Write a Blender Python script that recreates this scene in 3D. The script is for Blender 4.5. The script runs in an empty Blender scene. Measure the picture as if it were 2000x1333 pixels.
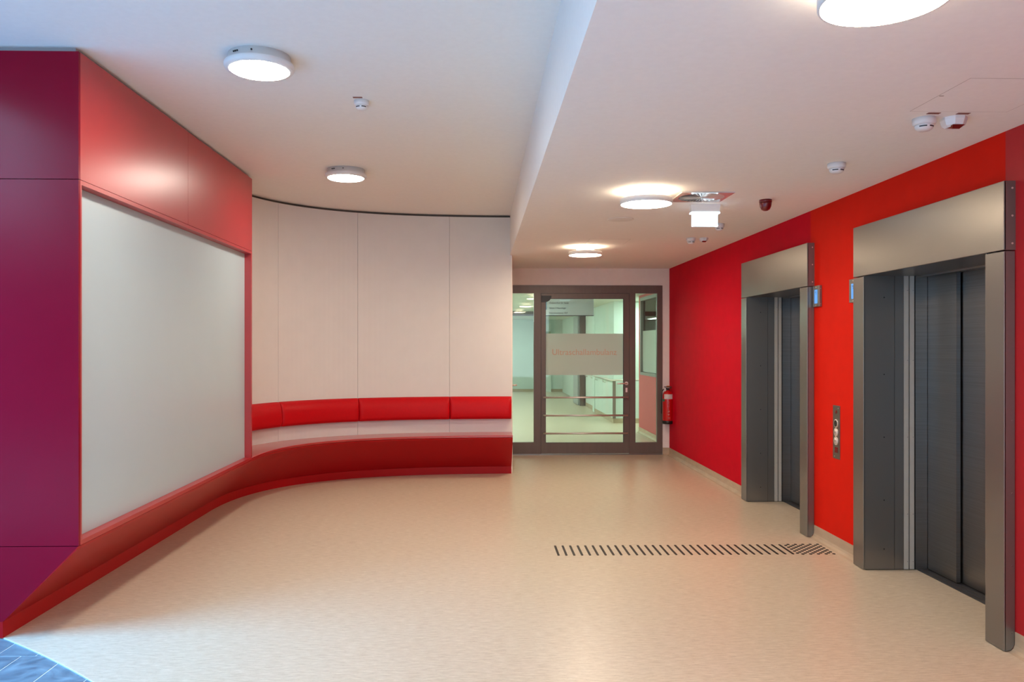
import bpy, bmesh, math, random
from mathutils import Vector, Matrix
random.seed(7)
S = bpy.context.scene
COL = S.collection
PI = math.pi

# ------------------------------------------------------------------ camera
cam_d = bpy.data.cameras.new('camera'); cam = bpy.data.objects.new('camera', cam_d)
COL.objects.link(cam); S.camera = cam
cam.location = (0, 0, 1.6)
cam.rotation_euler = (PI/2, 0, -math.radians(1.414))
cam_d.sensor_width = 36; cam_d.lens = 28.0
cam_d.shift_x = 0.0128; cam_d.shift_y = 0.00525
cam_d.clip_start = 0.05; cam_d.clip_end = 200

# ------------------------------------------------------------------ world, daylight, exposure
W = bpy.data.worlds.new('world'); S.world = W; W.use_nodes = True
bg = W.node_tree.nodes['Background']
bg.inputs[0].default_value = (0.62, 0.78, 1.0, 1); bg.inputs[1].default_value = 0.18
S.view_settings.view_transform = 'Standard'; S.view_settings.look = 'None'
S.view_settings.gamma = 1; S.view_settings.use_curve_mapping = False
S.view_settings.exposure = 0.74

def area(name, loc, rot, sx, sy, power, color, spread=None):
    d = bpy.data.lights.new(name, 'AREA'); d.shape = 'RECTANGLE'; d.size = sx; d.size_y = sy
    d.energy = power; d.color = color
    if spread: d.spread = spread
    o = bpy.data.objects.new(name, d); COL.objects.link(o); o.location = loc; o.rotation_euler = rot
    return o
# daylight of the glazed atrium on the left, in front of the clad wall: roof light and tall rear glazing
area('atrium_skylight', (-7.0, 1.3, 7.8), (0, -math.radians(32), 0), 4.0, 6.0, 1500, (0.17, 0.52, 1.0))
area('atrium_rear_window', (-9.0, -5.9, 5.3), (PI/2, 0, 0), 1.5, 2.8, 170, (0.42, 0.68, 1.0))
# daylight from the entrance side behind the photographer
area('entrance_daylight', (0.0, -5.2, 1.7), (PI/2, 0, 0), 5.0, 2.4, 70, (0.72, 0.86, 1.0))

LAMP_COOL = 54.0; LAMP_WARM = 56.0; UPLIGHT = 17.0; CORRIDOR = 24.0

# ------------------------------------------------------------------ materials
MATS = {}
def mat(name, color, rough=0.5, metal=0.0, spec=0.5, noise=None, coat=0.0, bump=None):
    m = bpy.data.materials.new(name); m.use_nodes = True
    nt = m.node_tree; b = nt.nodes['Principled BSDF']
    b.inputs['Base Color'].default_value = (*color, 1)
    b.inputs['Roughness'].default_value = rough
    b.inputs['Metallic'].default_value = metal
    b.inputs['Specular IOR Level'].default_value = spec
    b.inputs['Coat Weight'].default_value = coat
    if noise:
        amt, scale = noise
        tc = nt.nodes.new('ShaderNodeTexCoord'); mp = nt.nodes.new('ShaderNodeMapping')
        mp.inputs['Scale'].default_value = scale if isinstance(scale, tuple) else (scale,)*3
        n = nt.nodes.new('ShaderNodeTexNoise'); n.inputs['Scale'].default_value = 1; n.inputs['Detail'].default_value = 4
        cr = nt.nodes.new('ShaderNodeValToRGB')
        cr.color_ramp.elements[0].position = 0.3; cr.color_ramp.elements[1].position = 0.7
        cr.color_ramp.elements[0].color = (*[c*(1-amt) for c in color], 1)
        cr.color_ramp.elements[1].color = (*[min(1, c*(1+amt)) for c in color], 1)
        nt.links.new(tc.outputs['Object'], mp.inputs[0]); nt.links.new(mp.outputs[0], n.inputs[0])
        nt.links.new(n.outputs[0], cr.inputs[0]); nt.links.new(cr.outputs[0], b.inputs['Base Color'])
        if bump:
            bp = nt.nodes.new('ShaderNodeBump'); bp.inputs['Strength'].default_value = bump; bp.inputs['Distance'].default_value = 0.002
            nt.links.new(n.outputs[0], bp.inputs['Height']); nt.links.new(bp.outputs[0], b.inputs['Normal'])
    MATS[name] = m
    return m
def emit(name, color, strength, base=(0.8, 0.8, 0.8)):
    m = bpy.data.materials.new(name); m.use_nodes = True; nt = m.node_tree
    b = nt.nodes['Principled BSDF']; b.inputs['Base Color'].default_value = (*base, 1)
    b.inputs['Emission Color'].default_value = (*color, 1); b.inputs['Emission Strength'].default_value = strength
    MATS[name] = m; return m

M_CEIL = mat('ceiling_paint', (0.86, 0.84, 0.80), 0.85, noise=(0.015, 30))
M_WHITEWALL = mat('white_laminate', (0.76, 0.735, 0.70), 0.55, noise=(0.015, 6))
M_STRIP = mat('wall_paint_white', (0.86, 0.80, 0.74), 0.8, noise=(0.02, 12))
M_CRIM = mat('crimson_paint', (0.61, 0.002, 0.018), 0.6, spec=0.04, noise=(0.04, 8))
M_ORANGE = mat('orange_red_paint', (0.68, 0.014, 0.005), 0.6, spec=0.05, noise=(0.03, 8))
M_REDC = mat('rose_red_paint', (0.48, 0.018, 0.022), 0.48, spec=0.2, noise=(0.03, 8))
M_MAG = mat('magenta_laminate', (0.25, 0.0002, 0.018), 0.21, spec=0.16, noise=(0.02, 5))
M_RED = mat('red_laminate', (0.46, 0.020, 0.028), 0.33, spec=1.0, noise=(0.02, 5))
M_BENCH = mat('bench_red_laminate', (0.44, 0.003, 0.007), 0.38, spec=0.25, noise=(0.02, 5))
M_VINYL = mat('red_vinyl_upholstery', (0.56, 0.003, 0.008), 0.42, spec=0.18, noise=(0.04, 60), bump=0.15)
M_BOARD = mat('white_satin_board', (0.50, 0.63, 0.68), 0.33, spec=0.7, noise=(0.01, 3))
M_GAP = mat('shadow_gap_profile', (0.10, 0.085, 0.07), 0.6)
M_ALUTRIM = mat('grey_profile', (0.42, 0.40, 0.40), 0.45, 0.3)
M_STEEL2 = mat('dark_brushed_steel', (0.28, 0.262, 0.245), 0.32, 1.0, noise=(0.10, (2, 2, 260)))
M_GUARD = mat('painted_guide_strip', (0.55, 0.52, 0.46), 0.45, 0.2, noise=(0.02, 20))
M_SILL = mat('lift_sill_aluminium', (0.13, 0.13, 0.14), 0.4, 0.8)
M_BLACK = mat('black_plastic', (0.012, 0.011, 0.011), 0.4)
M_RUBBER = mat('black_tactile_plastic', (0.016, 0.013, 0.012), 0.55)
M_FRAME = mat('brown_grey_door_frame', (0.145, 0.112, 0.094), 0.38, 0.2, noise=(0.05, (30, 30, 2)))
M_CHROME = mat('satin_stainless_rail', (0.80, 0.72, 0.66), 0.42, 0.75)
M_PLASTIC = mat('white_plastic', (0.78, 0.76, 0.75), 0.4)
M_LAMP = mat('white_lamp_housing', (0.78, 0.76, 0.74), 0.45)
M_SKIRT = mat('cove_skirting_linoleum', (0.50, 0.38, 0.26), 0.45, noise=(0.10, (6, 6, 25)))
M_SLATEG = mat('pale_tile_grout', (0.70, 0.72, 0.74), 0.7)
M_EXT = mat('extinguisher_red', (0.55, 0.004, 0.006), 0.28, coat=0.3)
M_LABEL = mat('label_white', (0.66, 0.60, 0.58), 0.5, noise=(0.1, 90))
M_GREEN = mat('green_sticker', (0.02, 0.16, 0.09), 0.5)
M_SIREN = mat('siren_red', (0.17, 0.003, 0.006), 0.3, coat=0.4)
M_DARKRED = mat('dark_red_lens', (0.16, 0.004, 0.004), 0.25)
M_STICKER = mat('brown_red_marker', (0.20, 0.06, 0.045), 0.6)
M_CORR = mat('corridor_pale_wall', (0.66, 0.74, 0.68), 0.7, noise=(0.03, 1.5))
M_CORRRED = mat('corridor_rose_wall', (0.62, 0.13, 0.13), 0.6, noise=(0.02, 8))
M_CORRCEIL = mat('corridor_ceiling_board', (0.66, 0.68, 0.60), 0.8, noise=(0.02, 8))
M_GREYLEAF = mat('grey_door_leaf', (0.40, 0.42, 0.42), 0.35)
M_GREYWIN = mat('grey_window_frame', (0.26, 0.28, 0.27), 0.4, 0.3)
M_SIGN = mat('sign_board', (0.82, 0.83, 0.84), 0.4)
M_INK = mat('sign_ink', (0.08, 0.085, 0.10), 0.6)
M_SALMON = mat('salmon_film_letters', (0.72, 0.42, 0.33), 0.6)
M_OLIVE = mat('olive_plate', (0.30, 0.32, 0.18), 0.6)
E_COOL = emit('cool_diffuser', (1.0, 0.89, 0.76), LAMP_COOL)
E_WARM = emit('warm_diffuser', (1.0, 0.80, 0.58), LAMP_WARM)
E_UP = emit('uplight_ring', (1.0, 0.80, 0.58), UPLIGHT)
E_EXIT = emit('exit_sign_edge', (0.70, 0.90, 1.0), 3.2, (0.5, 0.55, 0.6))
E_EXITF = emit('exit_sign_face', (0.56, 0.72, 0.80), 0.95, (0.10, 0.12, 0.13))
E_BLUE = emit('blue_display', (0.10, 0.36, 0.85), 0.62, (0.02, 0.05, 0.10))
E_CORR = emit('corridor_lamp', (0.93, 1.0, 0.95), CORRIDOR)

def steel():
    m = mat('brushed_stainless', (0.25, 0.235, 0.218), 0.34, 0.82)
    nt = m.node_tree; b = nt.nodes['Principled BSDF']
    tc = nt.nodes.new('ShaderNodeTexCoord'); mp = nt.nodes.new('ShaderNodeMapping')
    mp.inputs['Scale'].default_value = (3, 3, 420)
    n = nt.nodes.new('ShaderNodeTexNoise'); n.inputs['Scale'].default_value = 1; n.inputs['Detail'].default_value = 3
    nt.links.new(tc.outputs['Object'], mp.inputs[0]); nt.links.new(mp.outputs[0], n.inputs[0])
    bp = nt.nodes.new('ShaderNodeBump'); bp.inputs['Strength'].default_value = 0.05; bp.inputs['Distance'].default_value = 0.001
    nt.links.new(n.outputs[0], bp.inputs['Height']); nt.links.new(bp.outputs[0], b.inputs['Normal'])
    b.inputs['Anisotropic'].default_value = 0.45
    tg = nt.nodes.new('ShaderNodeTangent'); tg.direction_type = 'RADIAL'; tg.axis = 'Z'
    nt.links.new(tg.outputs[0], b.inputs['Tangent'])
    return m
M_STEEL = steel()

def lino():
    m = bpy.data.materials.new('beige_linoleum'); m.use_nodes = True; nt = m.node_tree; b = nt.nodes['Principled BSDF']
    L = nt.links.new
    tc = nt.nodes.new('ShaderNodeTexCoord')
    def noise(sc, scale, det=5, rough=0.6):
        mp = nt.nodes.new('ShaderNodeMapping'); mp.inputs['Scale'].default_value = sc
        n = nt.nodes.new('ShaderNodeTexNoise'); n.inputs['Scale'].default_value = scale
        n.inputs['Detail'].default_value = det; n.inputs['Roughness'].default_value = rough
        L(tc.outputs['Object'], mp.inputs[0]); L(mp.outputs[0], n.inputs[0]); return n
    n1 = noise((1.0, 5.5, 1), 14, 7, 0.7)
    n2 = noise((1, 1, 1), 0.7, 3)
    n3 = noise((1.0, 3.0, 1), 55, 2)
    r1 = nt.nodes.new('ShaderNodeValToRGB'); e = r1.color_ramp.elements
    e[0].position = 0.30; e[0].color = (0.52, 0.415, 0.29, 1); e[1].position = 0.70; e[1].color = (0.75, 0.65, 0.50, 1)
    L(n1.outputs[0], r1.inputs[0])
    mx = nt.nodes.new('ShaderNodeMixRGB'); mx.blend_type = 'MULTIPLY'; mx.inputs[0].default_value = 1
    r2 = nt.nodes.new('ShaderNodeValToRGB'); r2.color_ramp.elements[0].color = (0.94, 0.93, 0.92, 1); r2.color_ramp.elements[1].color = (1, 1, 1, 1)
    L(n2.outputs[0], r2.inputs[0]); L(r1.outputs[0], mx.inputs[1]); L(r2.outputs[0], mx.inputs[2])
    r3 = nt.nodes.new('ShaderNodeValToRGB'); r3.color_ramp.elements[0].position = 0.26; r3.color_ramp.elements[1].position = 0.36
    r3.color_ramp.elements[0].color = (0.70, 0.66, 0.62, 1); r3.color_ramp.elements[1].color = (1, 1, 1, 1)
    L(n3.outputs[0], r3.inputs[0])
    m2 = nt.nodes.new('ShaderNodeMixRGB'); m2.blend_type = 'MULTIPLY'; m2.inputs[0].default_value = 1
    L(mx.outputs[0], m2.inputs[1]); L(r3.outputs[0], m2.inputs[2]); L(m2.outputs[0], b.inputs['Base Color'])
    b.inputs['Roughness'].default_value = 0.33; b.inputs['Specular IOR Level'].default_value = 0.5
    bp = nt.nodes.new('ShaderNodeBump'); bp.inputs['Strength'].default_value = 0.12; bp.inputs['Distance'].default_value = 0.002
    nb = noise((1.0, 2.2, 1), 9, 3); L(nb.outputs[0], bp.inputs['Height']); L(bp.outputs[0], b.inputs['Normal'])
    return m
M_LINO = lino()
def slate():
    m = bpy.data.materials.new('blue_grey_slate'); m.use_nodes = True; nt = m.node_tree; b = nt.nodes['Principled BSDF']; L = nt.links.new
    tc = nt.nodes.new('ShaderNodeTexCoord'); n = nt.nodes.new('ShaderNodeTexNoise'); n.inputs['Scale'].default_value = 7; n.inputs['Detail'].default_value = 8
    n.inputs['Distortion'].default_value = 1.2
    L(tc.outputs['Object'], n.inputs[0])
    r = nt.nodes.new('ShaderNodeValToRGB'); r.color_ramp.elements[0].position = 0.35; r.color_ramp.elements[1].position = 0.75
    r.color_ramp.elements[0].color = (0.09, 0.15, 0.19, 1); r.color_ramp.elements[1].color = (0.22, 0.34, 0.40, 1)
    L(n.outputs[0], r.inputs[0]); L(r.outputs[0], b.inputs['Base Color']); b.inputs['Roughness'].default_value = 0.35
    bp = nt.nodes.new('ShaderNodeBump'); bp.inputs['Strength'].default_value = 0.4; bp.inputs['Distance'].default_value = 0.004
    L(n.outputs[0], bp.inputs['Height']); L(bp.outputs[0], b.inputs['Normal']); return m
M_SLATE = slate()
def glass(name, tint):
    m = bpy.data.materials.new(name); m.use_nodes = True; nt = m.node_tree; nt.nodes.clear(); L = nt.links.new
    o = nt.nodes.new('ShaderNodeOutputMaterial'); t = nt.nodes.new('ShaderNodeBsdfTransparent'); t.inputs[0].default_value = (*tint, 1)
    g = nt.nodes.new('ShaderNodeBsdfGlossy'); g.inputs['Roughness'].default_value = 0.02
    fr = nt.nodes.new('ShaderNodeFresnel'); fr.inputs[0].default_value = 1.5
    mx = nt.nodes.new('ShaderNodeMixShader'); L(fr.outputs[0], mx.inputs[0]); L(t.outputs[0], mx.inputs[1]); L(g.outputs[0], mx.inputs[2]); L(mx.outputs[0], o.inputs[0])
    return m
M_GLASS = glass('pale_green_glass', (0.86, 0.95, 0.91))
def frosted():
    m = bpy.data.materials.new('frosted_film'); m.use_nodes = True; nt = m.node_tree; nt.nodes.clear(); L = nt.links.new
    o = nt.nodes.new('ShaderNodeOutputMaterial'); t = nt.nodes.new('ShaderNodeBsdfTransparent'); t.inputs[0].default_value = (0.9, 0.95, 0.92, 1)
    d = nt.nodes.new('ShaderNodeBsdfDiffuse'); d.inputs[0].default_value = (0.80, 0.80, 0.78, 1)
    tr = nt.nodes.new('ShaderNodeBsdfTranslucent'); tr.inputs[0].default_value = (0.88, 0.90, 0.86, 1)
    a = nt.nodes.new('ShaderNodeMixShader'); a.inputs[0].default_value = 0.55; L(d.outputs[0], a.inputs[1]); L(tr.outputs[0], a.inputs[2])
    b = nt.nodes.new('ShaderNodeMixShader'); b.inputs[0].default_value = 0.80; L(t.outputs[0], b.inputs[1]); L(a.outputs[0], b.inputs[2]); L(b.outputs[0], o.inputs[0])
    return m
M_FROST = frosted()

# ------------------------------------------------------------------ helpers
def worldloc(p):
    v = Vector((0, 0, 0))
    while p is not None:
        v += p.location; p = p.parent
    return v
def link(name, bm, material, parent=None, origin=None, smooth=False):
    """bm is in world coordinates; links it as one object whose origin is `origin`."""
    if origin is None: origin = worldloc(parent) if parent else Vector((0, 0, 0))
    origin = Vector(origin)
    bm.normal_update()
    for v in bm.verts: v.co -= origin
    me = bpy.data.meshes.new(name); bm.to_mesh(me); bm.free()
    ms = material if isinstance(material, (list, tuple)) else [material]
    for m in ms: me.materials.append(m)
    if smooth:
        for p in me.polygons: p.use_smooth = True
    o = bpy.data.objects.new(name, me); COL.objects.link(o)
    if parent:
        o.parent = parent; o.location = origin - worldloc(parent)
    else: o.location = origin
    return o
def empty(name, loc, label=None, cat=None, group=None, parent=None):
    o = bpy.data.objects.new(name, None); COL.objects.link(o); o.location = loc; o.empty_display_size = 0.1
    if parent: o.parent = parent; o.location = Vector(loc) - worldloc(parent)
    tag(o, label, cat, group); return o
def tag(o, label=None, cat=None, group=None, kind=None):
    if label: o['label'] = label
    if cat: o['category'] = cat
    if group: o['group'] = group
    if kind: o['kind'] = kind
    return o
def addbox(bm, x0, x1, y0, y1, z0, z1, mi=0, bevel=0):
    x0, x1 = sorted((x0, x1)); y0, y1 = sorted((y0, y1)); z0, z1 = sorted((z0, z1))
    vs = [bm.verts.new((x, y, z)) for z in (z0, z1) for y in (y0, y1) for x in (x0, x1)]
    fs = []
    for q in ((0, 2, 3, 1), (4, 5, 7, 6), (0, 1, 5, 4), (2, 6, 7, 3), (0, 4, 6, 2), (1, 3, 7, 5)):
        f = bm.faces.new([vs[i] for i in q]); f.material_index = mi; fs.append(f)
    if bevel:
        es = list({e for f in fs for e in f.edges})
        r = bmesh.ops.bevel(bm, geom=es, offset=bevel, segments=2, profile=0.6, affect='EDGES')
        for f in r['faces']: f.material_index = mi
    return fs
def box(name, x0, x1, y0, y1, z0, z1, m, parent=None, bevel=0, origin=None):
    bm = bmesh.new(); addbox(bm, x0, x1, y0, y1, z0, z1, 0, bevel)
    if parent is None and origin is None: origin = ((x0+x1)/2, (y0+y1)/2, min(z0, z1))
    return link(name, bm, m, parent, origin)
def struct(o, name=None):
    o['kind'] = 'structure'; return o
def addcyl(bm, c, r0, r1, a, b, axis='Z', n=48, cap0=True, cap1=True, mi=0):
    """frustum from a to b along axis, centred on c in the two other axes"""
    def P(u, v, w):
        return {'Z': (c[0]+u, c[1]+v, w), 'Y': (c[0]+u, w, c[2]+v), 'X': (w, c[1]+u, c[2]+v)}[axis]
    A = [bm.verts.new(P(r0*math.cos(2*PI*i/n), r0*math.sin(2*PI*i/n), a)) for i in range(n)]
    B = [bm.verts.new(P(r1*math.cos(2*PI*i/n), r1*math.sin(2*PI*i/n), b)) for i in range(n)]
    for i in range(n):
        j = (i+1) % n; f = bm.faces.new((A[i], A[j], B[j], B[i])); f.material_index = mi; f.smooth = True
    if cap0: f = bm.faces.new(A[::-1]); f.material_index = mi
    if cap1: f = bm.faces.new(B); f.material_index = mi
def lathe(bm, c, prof, n=48, axis='Z', capA=True, capB=True):
    """prof: list of (r, h) offsets from c along axis"""
    rings = []
    for r, h in prof:
        ring = []
        for i in range(n):
            u, v = r*math.cos(2*PI*i/n), r*math.sin(2*PI*i/n)
            p = {'Z': (c[0]+u, c[1]+v, c[2]+h), 'Y': (c[0]+u, c[1]+h, c[2]+v), 'X': (c[0]+h, c[1]+u, c[2]+v)}[axis]
            ring.append(bm.verts.new(p))
        rings.append(ring)
    for A, B in zip(rings, rings[1:]):
        for i in range(n):
            j = (i+1) % n; f = bm.faces.new((A[i], A[j], B[j], B[i])); f.smooth = True
    if capA: bm.faces.new(rings[0][::-1])
    if capB: bm.faces.new(rings[-1])
    bmesh.ops.recalc_face_normals(bm, faces=bm.faces)
def tube(bm, pts, r, n=12):
    pts = [Vector(p) for p in pts]; rings = []
    up = Vector((0, 0, 1))
    for i, p in enumerate(pts):
        d = (pts[min(i+1, len(pts)-1)] - pts[max(i-1, 0)]).normalized()
        a = up if abs(d.dot(up)) < 0.95 else Vector((1, 0, 0))
        s = d.cross(a).normalized(); t = s.cross(d).normalized()
        rings.append([bm.verts.new(p + r*(math.cos(2*PI*k/n)*s + math.sin(2*PI*k/n)*t)) for k in range(n)])
    for A, B in zip(rings, rings[1:]):
        for k in range(n):
            j = (k+1) % n; f = bm.faces.new((A[k], A[j], B[j], B[k])); f.smooth = True
    bm.faces.new(rings[0][::-1]); bm.faces.new(rings[-1])
    bmesh.ops.recalc_face_normals(bm, faces=bm.faces)
def prism_x(bm, x0, x1, yz, mi=0):
    """polygon in the YZ plane extruded along X"""
    A = [bm.verts.new((x0, y, z)) for y, z in yz]; B = [bm.verts.new((x1, y, z)) for y, z in yz]
    n = len(yz); fs = [bm.faces.new(A[::-1]), bm.faces.new(B)]
    for i in range(n):
        j = (i+1) % n; fs.append(bm.faces.new((A[i], A[j], B[j], B[i])))
    for f in fs: f.material_index = mi
    bmesh.ops.recalc_face_normals(bm, faces=fs)
def prism_y(bm, y0, y1, xz):
    A = [bm.verts.new((x, y0, z)) for x, z in xz]; B = [bm.verts.new((x, y1, z)) for x, z in xz]
    n = len(xz); fs = [bm.faces.new(A[::-1]), bm.faces.new(B)]
    for i in range(n):
        j = (i+1) % n; fs.append(bm.faces.new((A[i], A[j], B[j], B[i])))
    bmesh.ops.recalc_face_normals(bm, faces=fs)
def prism_z(bm, z0, z1, xy):
    A = [bm.verts.new((x, y, z0)) for x, y in xy]; B = [bm.verts.new((x, y, z1)) for x, y in xy]
    n = len(xy); fs = [bm.faces.new(A[::-1]), bm.faces.new(B)]
    for i in range(n):
        j = (i+1) % n; fs.append(bm.faces.new((A[i], A[j], B[j], B[i])))
    bmesh.ops.recalc_face_normals(bm, faces=fs)
def dup(root, loc, label=None, group=None):
    r = root.copy(); COL.objects.link(r); r.location = loc
    if label: r['label'] = label
    if group: r['group'] = group
    for ch in list(root.children):
        c = ch.copy(); COL.objects.link(c); c.parent = r
        for g in ch.children:
            d = g.copy(); COL.objects.link(d); d.parent = c
    return r
def screws(points, axis, s, r, m, parent):
    for (x, y, z) in points:
        bm = bmesh.new(); a = y if axis == 'Y' else x
        addcyl(bm, (x, y, z), r, r*0.85, a, a+0.003*s, axis, 10); bmesh.ops.recalc_face_normals(bm, faces=bm.faces)
        link('screw', bm, m, parent)
def text_mesh(name, body, size, m, parent, loc, width=None, rotx=PI/2, extrude=0.0006):
    cu = bpy.data.curves.new(name, 'FONT'); cu.body = body; cu.size = size; cu.extrude = extrude
    t = bpy.data.objects.new(name+'_tmp', cu); COL.objects.link(t)
    dg = bpy.context.evaluated_depsgraph_get(); dg.update()
    me = bpy.data.meshes.new_from_object(t.evaluated_get(dg))
    bpy.data.objects.remove(t)
    xs = [v.co.x for v in me.vertices]
    sx = width/(max(xs)-min(xs)) if width else 1
    R = Matrix.Rotation(rotx, 4, 'X')
    for v in me.vertices: v.co = R @ Vector(((v.co.x-min(xs))*sx, v.co.y, v.co.z))
    me.materials.clear(); me.materials.append(m); me.name = name
    o = bpy.data.objects.new(name, me); COL.objects.link(o); o.parent = parent; o.location = Vector(loc) - worldloc(parent)
    return o

# ------------------------------------------------------------------ key dimensions
ZL, ZR = 3.25, 2.748          # left ceiling, right (lower) ceiling
XB = 0.39                     # face of the dropped ceiling
XW = 2.806                    # lift wall
YD = 11.69                    # end wall with the glass door
XF = 2.744                    # face of lift portals
BX, BY0, BY1 = -2.2, 4.43, 7.76   # clad block on the left
REC = 0.41

# ------------------------------------------------------------------ floor
# linoleum slab with a curved edge towards the slate tiles
arc = [(-2.60, 4.43), (-2.49, 4.35), (-2.299, 4.213), (-2.103, 4.064), (-1.898, 3.904), (-1.834, 3.84)]
# circle through three of the points
def circ(a, b, c):
    ax, ay = a; bx_, by_ = b; cx, cy = c
    d = 2*(ax*(by_-cy)+bx_*(cy-ay)+cx*(ay-by_))
    ux = ((ax*ax+ay*ay)*(by_-cy)+(bx_*bx_+by_*by_)*(cy-ay)+(cx*cx+cy*cy)*(ay-by_))/d
    uy = ((ax*ax+ay*ay)*(cx-bx_)+(bx_*bx_+by_*by_)*(ax-cx)+(cx*cx+cy*cy)*(bx_-ax))/d
    return ux, uy, math.hypot(ax-ux, ay-uy)
CX, CY, CR = circ(arc[0], (-2.25, 4.178), arc[-1])
def arcpt(a, dr=0): return (CX+(CR+dr)*math.cos(a), CY+(CR+dr)*math.sin(a))
a0 = math.atan2(4.43-CY, -2.60-CX); a1 = math.atan2(3.84-CY, -1.834-CX)
# go on along the circle to the far side behind the photographer
da = (a1-a0)
curve = [arcpt(a0+da*t/8) for t in range(0, 9)]
x, y = curve[-1]; dx, dy = curve[-1][0]-curve[-2][0], curve[-1][1]-curve[-2][1]
ang = math.atan2(dy, dx)
while y > -6.0:
    ang -= 0.012; x += 0.12*math.cos(ang); y += 0.12*math.sin(ang)
    if x > 2.6: break
    curve.append((x, y))
curve = [p for p in curve if p[1] > -6]
bm = bmesh.new()
poly = [(-2.75, 4.50)] + curve + [(curve[-1][0], -6.0), (3.6, -6.0), (3.6, 30.0), (-2.75, 30.0)]
prism_z(bm, -0.02, 0.0, poly)
floor = struct(link('floor', bm, M_LINO))
# trim strip following the curve
bm = bmesh.new()
for i in range(len(curve)-1):
    p, q = Vector(curve[i]), Vector(curve[i+1]); d = (q-p).normalized(); nrm = Vector((-d.y, d.x))
    a, b, c_, e_ = p+nrm*0.0, q+nrm*0.0, q-nrm*0.005, p-nrm*0.005
    v = [bm.verts.new((*w, 0.0015)) for w in (a, b, c_, e_)] + [bm.verts.new((*w, -0.02)) for w in (a, b, c_, e_)]
    bm.faces.new(v[:4]); bm.faces.new((v[3], v[2], v[6], v[7])); bm.faces.new((v[0], v[4], v[5], v[1]))
bmesh.ops.recalc_face_normals(bm, faces=bm.faces)
struct(link('trim_1', bm, M_SLATEG))
# grout bed and slate tiles of the atrium
grout = struct(box('floor_atrium', -9.0, 2.6, -6.0, 4.50, -0.06, -0.006, M_SLATEG, origin=(0, 0, -0.06)))
def inside_left(pts):
    # does any corner lie on the tile side of the curve
    for px, py in pts:
        for i in range(len(curve)-1):
            (ax, ay), (bx_, by_) = curve[i], curve[i+1]
            if by_ <= py <= ay and px < ax + (bx_-ax)*(ay-py)/(ay-by_+1e-9): return True
        if py > curve[0][1] and px < curve[0][0]: return True
    return False
n_t = 0
rows = [4.43, 4.183, 3.58, 2.98, 2.38, 1.78]
for r in range(len(rows)-1):
    y1_, y0_ = rows[r], rows[r+1]
    w, off = (0.206, -2.504) if r == 0 else (0.24, -2.13 + 0.12*((r+1) % 2))
    for k in range(-9, 10):
        xa = off + k*w
        q = [(xa+0.0035, y0_+0.0035), (xa+w-0.0035, y0_+0.0035), (xa+w-0.0035, y1_-0.0035), (xa+0.0035, y1_-0.0035)]
        if not inside_left(q) or n_t > 80: continue
        bm = bmesh.new(); prism_z(bm, -0.02, -0.0035-0.0008*random.random(), q)
        link('tile', bm, M_SLATE, grout); n_t += 1
struct(box('floor_atrium_far', -9.0, -2.75, 4.50, 4.9, -0.06, -0.004, M_SLATEG))

# ------------------------------------------------------------------ ceilings and dropped beam
bm = bmesh.new(); addbox(bm, -3.3, XB+0.02, -6.0, 11.0, ZL, ZL+0.15); struct(link('ceiling', bm, M_CEIL))
bm = bmesh.new(); addbox(bm, XB, 3.6, -6.0, YD, ZR, ZL+0.15)
struct(link('ceiling_low', bm, M_CEIL))

# ------------------------------------------------------------------ right wall with lift openings
L2Y, L1Y, LW = 4.10, 6.60, 1.68       # near edge of the two portals and their width
bm = bmesh.new()
WT = 3.6
def wallseg(y0, y1, z0, z1, mi): addbox(bm, XW, WT, y0, y1, z0, z1, mi)
HD = 2.35
j = 0.08
wallseg(-6.0, 4.15, 0, ZR, 2) if False else None
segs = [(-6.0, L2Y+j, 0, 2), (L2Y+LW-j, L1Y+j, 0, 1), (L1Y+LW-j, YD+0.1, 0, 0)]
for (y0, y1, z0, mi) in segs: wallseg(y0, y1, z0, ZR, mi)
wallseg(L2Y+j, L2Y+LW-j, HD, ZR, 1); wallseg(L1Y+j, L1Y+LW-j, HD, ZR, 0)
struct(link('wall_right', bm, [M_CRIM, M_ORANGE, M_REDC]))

# coved skirting along the right wall
def cove(name, x_wall, y0, y1, hgt=0.105, side=-1):
    bm = bmesh.new(); pr = [(0, 0), (0.045*side, 0.0005), (0.028*side, 0.006), (0.014*side, 0.018), (0.006*side, 0.036), (0.0045*side, 0.06), (0.0045*side, hgt), (0, hgt)]
    prism_y(bm, y0, y1, [(x_wall+a, b) for a, b in pr])
    return struct(link(name, bm, M_SKIRT))
cove('baseboard_right', XW, -6.0, L2Y-0.002)
cove('baseboard_right', XW, L2Y+LW+0.002, L1Y-0.002)
cove('baseboard_right', XW, L1Y+LW+0.002, YD)
bm = bmesh.new(); prism_x(bm, 2.705, XW, [(YD, 0), (YD-0.045, 0.0005), (YD-0.028, 0.006), (YD-0.014, 0.018), (YD-0.005, 0.04), (YD-0.005, 0.105), (YD, 0.105)])
struct(link('baseboard_end', bm, M_SKIRT))

# ------------------------------------------------------------------ end wall round the glass door
bm = bmesh.new()
addbox(bm, 2.703, XW, YD, YD+0.22, 0, ZR); addbox(bm, 0.42, 2.703, YD, YD+0.22, 2.50, ZR)
addbox(bm, 0.20, 0.47, YD, YD+0.22, 0, ZR)
struct(link('wall_end', bm, M_STRIP))

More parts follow.
